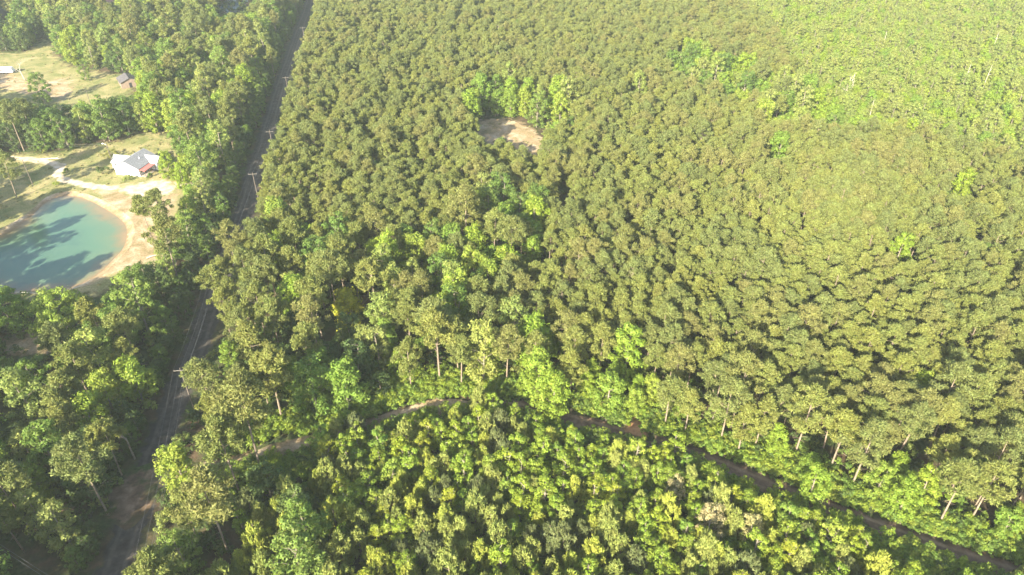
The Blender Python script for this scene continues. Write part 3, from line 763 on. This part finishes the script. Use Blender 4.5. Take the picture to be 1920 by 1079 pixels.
# undergrowth
items = []; itl = []; ug = []
for _ in range(16000):
    Y = 35 + 420*R.random()**.8; hw = 60+.66*Y; ug.append((R.uniform(-hw, hw), Y))
td = seg_dist([c[0] for c in ug], [c[1] for c in ug], track_c, False); rd = seg_dist([c[0] for c in ug], [c[1] for c in ug], road_c, False)
for (X, Y), a, b in zip(ug, td, rd):
    if b < 3.9 or a < 3.2 or any(inside((X, Y), q) for q in NOBASE): continue
    z_ = zone(X, Y)
    if z_ == 'young' and a > 12: continue
    bl = a < 30 or 5 < b < 30
    if bl and blocked(X, Y, 2, 1.2, .1): continue
    items.append((X, Y, 0, R.uniform(.6, 1.3), R.uniform(0, 6.28), R.randrange(4)))
for _ in range(3200):
    i = R.randrange(len(track_c)-1); t = R.random(); a, b = track_c[i], track_c[i+1]
    nx, ny = -(b[1]-a[1]), b[0]-a[0]; l = math.hypot(nx, ny); s = 1 if R.random() < .7 else -1
    d = s*(2.1+abs(R.gauss(0, 3.4))); X = a[0]+(b[0]-a[0])*t+nx/l*d; Y = a[1]+(b[1]-a[1])*t+ny/l*d
    if X > -55 and (s < 0 or not blocked(X, Y, 2, .8, .1)): itl.append((X, Y, 0, R.uniform(.6, 1.2), R.uniform(0, 6.28), R.randrange(3)))
for _ in range(5200):
    X, Y = R.uniform(-50, 110), R.uniform(45, 135)
    if zone(X, Y) in ('young', 'dark') and seg_dist([X], [Y], track_c, False)[0] > 2.6: itl.append((X, Y, 0, R.uniform(.7, 1.3), R.uniform(0, 6.28), R.randrange(3)))
scatter('undergrowth', 'dark green bushes and brush covering the forest floor', 'undergrowth', items, P_SHRUB)
scatter('trackside_brush', 'low lime green brush along the sandy track and between the young pines', 'brush', itl, P_SHRL)
# weeds on the open ground
n = leaf_mat('dry_grass_blades', [(.30,.27,.12),(.24,.26,.10),(.36,.31,.16)], .3)
P_TUFT = [mk_shrub(20+i, n, .45, .9, 'grass_tuft') for i in range(3)]
items = []
for outl, cnt in ((lawn, 1300), (field, 500), (clear, 60)):
    xs = [p[0] for p in outl]; ys = [p[1] for p in outl]
    for _ in range(cnt):
        q = (R.uniform(min(xs), max(xs)), R.uniform(min(ys), max(ys)))
        if inside(q, outl) and not inside(q, pond_top) and not inside(q, yard) and not inside(q, sand_shore): items.append((*q, .01, R.uniform(.2, .55), R.uniform(0, 6.28), R.randrange(3)))
scatter('grass', 'sparse dry grass tufts dotting the lawn and fields', 'grass', items, P_TUFT)

# ------------------------------------------------------------------ bushes round the house
hx, hy = at(241, 330)
def bush(px, py, sc, mat_i, lab, protos=None):
    p = (protos or P_SHRUB)[mat_i]; X, Y = at(px, py)
    e = tag(bpy.data.objects.new('bush', None), lab, 'bush'); COL.objects.link(e); e.location = (X, Y, .01); e.scale = (sc, sc, sc)
    link('stem', p.trunk, e); link('foliage', p.crown, e)
P_YB = [mk_shrub(30, leaf_mat('golden_bush_leaves', [(.20,.20,.05),(.22,.21,.06)]), 2.2, 1.6)]
bush(213, 292, 1.15, 0, 'golden green round bush behind the white house, farther from the camera than its twin', P_YB)
bush(202, 299, 1.1, 0, 'golden green bush at the foot of the utility pole beside the house', P_YB)
bush(193, 327, 1.3, 3, 'small dark green tree-like bush on the lawn left of the white house')
bush(242, 339, 1.1, 2, 'pale green bush against the white gable wall')
bush(126, 324, .9, 0, 'low dark bush between driveway and lawn')
bush(109, 349, .9, 1, 'yellow-green bush on the bank above the pond', P_SHRL)
bush(283, 333, .9, 0, 'green bush beside the red porch', P_SHRUB)

# ------------------------------------------------------------------ houses
def slab(mb, pts, th):
    """roof plane with thickness from four corner points"""
    a = [Vector(p) for p in pts]; nrm = (a[1]-a[0]).cross(a[3]-a[0]).normalized()
    if nrm.z < 0: nrm = -nrm
    vs = [p for p in a] + [p - nrm*th for p in a]
    mb.add(vs, [(0,1,2,3),(7,6,5,4),(0,4,5,1),(1,5,6,2),(2,6,7,3),(3,7,4,0)])
def gable(mbw, x0, x1, y0, y1, z, zp, along='y'):
    """walls with gable ends"""
    if along == 'y':
        xm = (x0+x1)/2
        mbw.add([(x0,y0,0),(x1,y0,0),(x1,y0,z),(xm,y0,zp),(x0,y0,z),(x0,y1,0),(x1,y1,0),(x1,y1,z),(xm,y1,zp),(x0,y1,z)],
                [(0,1,2,3,4),(9,8,7,6,5),(1,6,7,2),(5,0,4,9)])
    else:
        ym = (y0+y1)/2
        mbw.add([(x0,y0,0),(x0,y1,0),(x0,y1,z),(x0,ym,zp),(x0,y0,z),(x1,y0,0),(x1,y1,0),(x1,y1,z),(x1,ym,zp),(x1,y0,z)],
                [(4,3,2,1,0),(5,6,7,8,9),(0,5,9,4),(6,1,2,7)])
def part(name, mb, mat, parent, loc=None):
    return link(name, mb.mesh(name, [mat]), parent, loc)
# ridge direction from the picture
a = at(228, 308, 5.0); b = at(254, 291, 5.0); ang = math.atan2(b[1]-a[1], b[0]-a[0]) - math.pi/2
ho = tag(bpy.data.objects.new('house', None), 'white gabled house with grey roof and red porch roof above the pond', 'house'); COL.objects.link(ho)
ho.location = (hx, hy, .02); ho.rotation_euler = (0, 0, ang); ho.scale = (.92, .76, .95)
w = MB(); gable(w, -4.6, 4.6, 0, 13, 2.8, 5.1); part('wall', w, WHITE, ho)
w = MB(); gable(w, -8.2, -4.61, 4.2, 10.5, 2.6, 4.3, 'x'); part('wall', w, WHITE, ho)
w = MB(); gable(w, 4.61, 7.6, 7.2, 12.2, 2.6, 4.2, 'x'); part('wall', w, WHITE, ho)
for sx in (-1, 1):
    r = MB(); slab(r, [(0,-.5,5.25),(sx*5.1,-.5,2.72),(sx*5.1,13.5,2.72),(0,13.5,5.25)], .18); part('roof', r, ROOFG, ho)
for y0, y1 in ((7.35, 3.8), (7.35, 10.9)):
    r = MB(); slab(r, [(-8.6,y0,4.45),(-8.6,y1,2.5),(-3.6,y1,2.5),(-2.0,y0,4.45)], .16); part('roof', r, ROOFG, ho)
for y0, y1 in ((9.7, 6.8), (9.7, 12.6)):
    r = MB(); slab(r, [(8.0,y0,4.35),(8.0,y1,2.5),(4.4,y1,2.5),(2.2,y0,4.35)], .16); part('roof', r, ROOFL if y1 < 9 else ROOFG, ho)  # front slope of the right wing is paler than its rear slope
r = MB(); slab(r, [(4.7,-.2,2.62),(7.1,-.2,2.25),(7.1,7.1,2.25),(4.7,7.1,2.62)], .1); part('porch_roof', r, RED, ho)
for y in (0, 2.3, 4.6, 6.9):
    r = MB(); r.box(6.85, 7.0, y-.07, y+.07, 0, 2.16); part('porch_post', r, WOOD, ho)
r = MB(); r.box(4.62, 7.0, -.1, 7.1, 0, .14); part('porch_deck', r, flat('deck_boards', (.3,.26,.22)), ho)
for (x, y, nx) in ((-8.22, 6.0, 1), (-8.22, 8.6, 1)):
    r = MB(); r.box(x-.04, x+.02, y-.5, y+.5, 1.0, 2.1); wi = part('window', r, GLASS, ho)
    r = MB(); r.box(x-.06, x-.01, y-.58, y-.5, .94, 2.16); r.box(x-.06, x-.01, y+.5, y+.58, .94, 2.16); part('frame', r, WHITE, wi)
for x in (-6.9, -5.6):
    r = MB(); r.box(x-.4, x+.4, 4.14, 4.19, .95, 2.1); part('window', r, GLASS, ho)
r = MB(); r.box(4.6, 4.68, 3.0, 3.95, .15, 2.2); part('door', r, flat('brown_door', (.12,.07,.05)), ho)
r = MB(); r.box(4.6, 4.67, 1.2, 2.2, 1.0, 2.1); part('window', r, GLASS, ho)
r = MB(); r.tube((2.1,6.1,3.6),(2.1,6.1,4.7),.12,.12,6); part('vent_pipe', r, CER, ho)
def shed(px, py, w_, l_, ang_, roofm, lab, name='small_house', hgt=2.5, pk=3.9, cat='house'):
    X, Y = at(px, py); e = tag(bpy.data.objects.new(name, None), lab, cat); COL.objects.link(e); e.location = (X, Y, .02); e.rotation_euler = (0, 0, ang_)
    m_ = MB(); gable(m_, -w_/2, w_/2, -l_/2, l_/2, hgt, pk); part('wall', m_, RUST, e)
    for sx in (-1, 1):
        m_ = MB(); sl = (pk-hgt)/(w_/2); slab(m_, [(0,-l_/2-.4,pk+.14),(sx*(w_/2+.4),-l_/2-.4,hgt-.4*sl+.14),(sx*(w_/2+.4),l_/2+.4,hgt-.4*sl+.14),(0,l_/2+.4,pk+.14)], .12); part('roof', m_, roofm, e)
    m_ = MB(); m_.box(-.5, .5, -l_/2-.05, -l_/2-.004, 0, 2.0); part('door', m_, GLASS, e)
shed(243, 160, 7, 8, .6, DGREY, 'small dark-roofed house half hidden by trees right of the upper field')
shed(2, 36, 9, 12, .3, DGREY, 'dark brown roofed house cut by the upper picture corner')
shed(196, 12, 9, 13, -1.2, BRICK, 'pinkish roofed house showing at the very top among trees')
# a low pale camper standing in the field at the edge
X, Y = at(12, 138); e = tag(bpy.data.objects.new('trailer', None), 'low pale trailer parked in the field at the left picture edge', 'trailer'); COL.objects.link(e); e.location = (X, Y, .02); e.rotation_euler = (0, 0, .12)
m_ = MB(); m_.add([(-3.4,-1.2,.6),(3.4,-1.2,.6),(3.4,1.2,.6),(-3.4,1.2,.6),(-3.1,-1.1,2.5),(3.0,-1.1,2.5),(3.0,1.1,2.5),(-3.1,1.1,2.5)], [(0,3,2,1),(4,5,6,7),(0,1,5,4),(1,2,6,5),(2,3,7,6),(3,0,4,7)]); part('body', m_, WHITE, e)
for sx in (-.7, .7):
    m_ = MB(); m_.tube((sx,-1.22,.36),(sx,-1.0,.36),.36,.36,12); part('wheel', m_, GLASS, e)
m_ = MB(); m_.tube((3.4,0,.6),(4.6,0,.5),.06,.06,5); part('drawbar', m_, RUST, e)
m_ = MB(); m_.box(-1.8,-.6,-1.24,-1.17,1.4,2.0); part('window', m_, GLASS, e)

# ------------------------------------------------------------------ utility poles and wires
POLES = []
def pole(px, py, hgt, arm_ang, lab, arm=True, at_top=True, base=None):
    X, Y = at(px, py, hgt) if at_top else at(px, py)
    e = tag(bpy.data.objects.new('utility_pole', None), lab, 'utility pole'); COL.objects.link(e); e.location = (X, Y, 0); e.rotation_euler = (0, 0, arm_ang)
    m_ = MB(); m_.tube((0,0,-.2),(0,0,hgt),.14,.09,8); part('pole', m_, WOOD, e)
    if arm:
        m_ = MB(); m_.box(-1.2,1.2,-.19,-.09,hgt-.53,hgt-.42); part('crossarm', m_, PALEW, e)
        for x in (-1.1, -.05, 1.1):
            m_ = MB(); m_.tube((x,-.15,hgt-.4),(x,-.15,hgt-.2),.05,.03,6); part('insulator', m_, WOOD, e)
        pass
    POLES.append((X, Y, hgt, arm_ang)); return e
ra = math.atan2(road_c[10][1]-road_c[6][1], road_c[10][0]-road_c[6][0]) - math.pi/2
LP = ['nearest whole utility pole left of the dark road, crossarm pale against the shade', 'second utility pole up the road, where the road narrows beyond the grey gravel',
      'third utility pole up the road, level with the white house', 'fourth utility pole up the road, above the house', 'fifth utility pole up the road, level with the small dark-roofed house', 'farthest utility pole seen on the road near the picture top']
for (px, py), lb in zip([(337,691),(393,522),(473,324),(505,245),(535,144),(567,51)], LP): pole(px, py, 10.5, ra+.04, lb)
near = (POLES[0][0]+(POLES[0][0]-POLES[1][0])*1.25+9, POLES[0][1]-62, 10.5, ra)
chain = [near] + POLES
def wire(a, b, sag, r=.011):
    pts = []
    for i in range(13):
        t = i/12; pts.append((a[0]+(b[0]-a[0])*t, a[1]+(b[1]-a[1])*t, a[2]+(b[2]-a[2])*t - sag*4*t*(1-t)))
    m_ = MB(); m_.path(pts, [r]*13, 4); return m_
for off, dz, lab in ((-1.2, -.18, 'left overhead wire following the dark dirt road'), (-.05, -.18, 'middle overhead wire following the dark dirt road'), (1.2, -.18, 'right overhead wire following the dark dirt road'), (.15, -2.0, 'lowest overhead wire following the dark dirt road')):
    m_ = MB()
    for a, b in zip(chain[:-1], chain[1:]):
        pa = (a[0]+math.cos(a[3])*off, a[1]+math.sin(a[3])*off, a[2]+dz); pb = (b[0]+math.cos(b[3])*off, b[1]+math.sin(b[3])*off, b[2]+dz)
        s = wire(pa, pb, .8); m_.add(s.v, s.f)
    tag(link('overhead_wire', m_.mesh('overhead_wire', [WIRE])), lab, 'wire', 'overhead wires along the road')
k = len(POLES)
pole(199, 271, 8.5, .1, 'pale utility pole with lamp head standing behind the left end of the white house', arm=False)
hp = POLES[-1]
m_ = MB(); m_.tube((0,0,8.3),(-.9,0,8.7),.05,.04,5); pa_ = [o for o in COL.objects if o.name.startswith('utility_pole')][-1]; part('lamp_arm', m_, CER, pa_)
m_ = MB(); m_.tube((-1.2,0,8.7),(-.8,0,8.72),.2,.14,8); part('lamp_head', m_, CER, pa_)
pole(42, 301, 8.5, .1, 'brown utility pole by the sandy driveway left of the house', arm=False)
for dz, lab in ((-.2, 'upper thin wire running left from the house pole'), (-1.0, 'lower thin wire running left from the house pole')):
    tag(link('overhead_wire', wire((hp[0], hp[1], hp[2]+dz), (hp[0]-75, hp[1]+8, hp[2]+dz), .8).mesh('overhead_wire', [WIRE])), lab, 'wire')
pole(161, 171, 8, 0, 'thin brown pole standing in the upper field right of centre', arm=False)
# two wires crossing the dark lower left corner
for i, (p0, p1) in enumerate((((-40,995),(110,1092)), ((-40,1002),(104,1096)))):
    a = at(*p0, 8.5); b = at(*p1, 8.5)
    tag(link('overhead_wire', wire((*a, 8.5), (*b, 8.5), .2, .016).mesh('overhead_wire', [WIRE])), ('upper' if i == 0 else 'lower') + ' of the paired wires crossing the dark lower left corner', 'wire')

# ------------------------------------------------------------------ bare and dead trees, logs
def bare(px, py, h, seed, lab, mat=PALEB, base=True, lv=4, cat='bare tree', lean=(0, 0), spread=.45):
    X, Y = at(px, py) if base else at(px, py, h*.7)
    e = tag(bpy.data.objects.new('bare_tree', None), lab, cat); COL.objects.link(e); e.location = (X, Y, 0)
    e.rotation_euler = (lean[0], lean[1], 0)
    mb = mk_bare(seed, h, lv=lv, spread=spread); k = 6
    nf = 4+2
    tr = MB(); tr.tube((0,0,-.3),(0,0,h*.45),.2,.13,7); part('trunk', tr, mat, e)
    cr = MB(); cr.v = mb.v; cr.f = mb.f; cr.m = mb.m; part('branches', cr, mat, e)
bare(226, 800, 12, 1, 'pale grey leafless tree with fine twigs left of the dark road', BARK2, base=False, lv=5)
bare(46, 150, 9, 2, 'pale leaning leafless tree at the edge of the upper field', lean=(0, -.12))
bare(1597, 160, 14, 3, 'whitish forked snag standing in the bright green wood', base=False, lv=3)
SN = [(1868,75),(1850,145),(1812,145),(1660,75),(1635,205)]
for i, (px, py) in enumerate(SN):
    X, Y = at(px, py, 9); e = tag(bpy.data.objects.new('dead_snag', None), ['thin', 'slender', 'tall thin'][i % 3] + ' whitish bare stem poking out of the bright green wood', 'dead tree', f'whitish stems in the bright green wood'); COL.objects.link(e); e['label'] = 'thin whitish bare stem poking out of the bright green wood'
    e.location = (X, Y, 0); hh = 13.5+R.uniform(-1.0, 1.5); e.rotation_euler = (R.uniform(-.05, .05), R.uniform(-.05, .08), R.uniform(0, 6))
    m_ = MB(); m_.tube((0,0,0),(.2,0,hh),.12,.04,6); part('trunk', m_, PALEB, e)
    for q in range(2):
        a = R.uniform(0, 6.28); z = hh*R.uniform(.7, .95); m_ = MB(); m_.tube((0.1,0,z),(math.cos(a)*1.1,math.sin(a)*1.1,z+.6),.05,.015,4); part('branch', m_, PALEB, e)
# driftwood by the pond and a fallen log by the road
def log(px, py, L, ang_, r, lab, z=.2):
    X, Y = at(px, py); m_ = MB(); pts = [(-L/2,0,z),(-L/6,.15,z+.05),(L/5,.1,z),(L/2,-.15,z)]; m_.path(pts, [r, r*.9, r*.75, r*.5], 7)
    m_.tube((L/6,.1,z),(L/3,1.0,z+.5),r*.4,r*.15,5)
    o = link('fallen_log', m_.mesh('fallen_log', [PALEB])); o.location = (X, Y, r*.6); o.rotation_euler = (0, 0, ang_); tag(o, lab, 'log')
log(45, 552, 8, -.05, .16, 'pale fallen log on the near shore of the pond')
log(182, 912, 6, .35, .12, 'thin pale fallen log at the roadside dirt lower left')
log(292, 482, 4.5, .6, .18, 'pale stump log on the sand right of the pond')
log(98, 300, 7, .1, .22, 'grey brush log lying beside the sandy driveway')

# ------------------------------------------------------------------ haze
n = N('haze_air'); n.n.remove(n.bsdf)
pv = n.node('ShaderNodeVolumePrincipled'); pv.inputs['Color'].default_value = (.88,1.0,.97,1); pv.inputs['Density'].default_value = .00017; pv.inputs['Anisotropy'].default_value = .1
n.l.new(pv.outputs[0], n.n['Material Output'].inputs['Volume'])
m_ = MB(); m_.box(-5200, 5200, -2700, 9200, -4, 112)
tag(link('haze', m_.mesh('haze', [n.mat])), 'thin pale air haze over the forest', 'haze', kind='stuff')
print('TREES', len(TREES), {k: len(v) for k, v in by.items()})
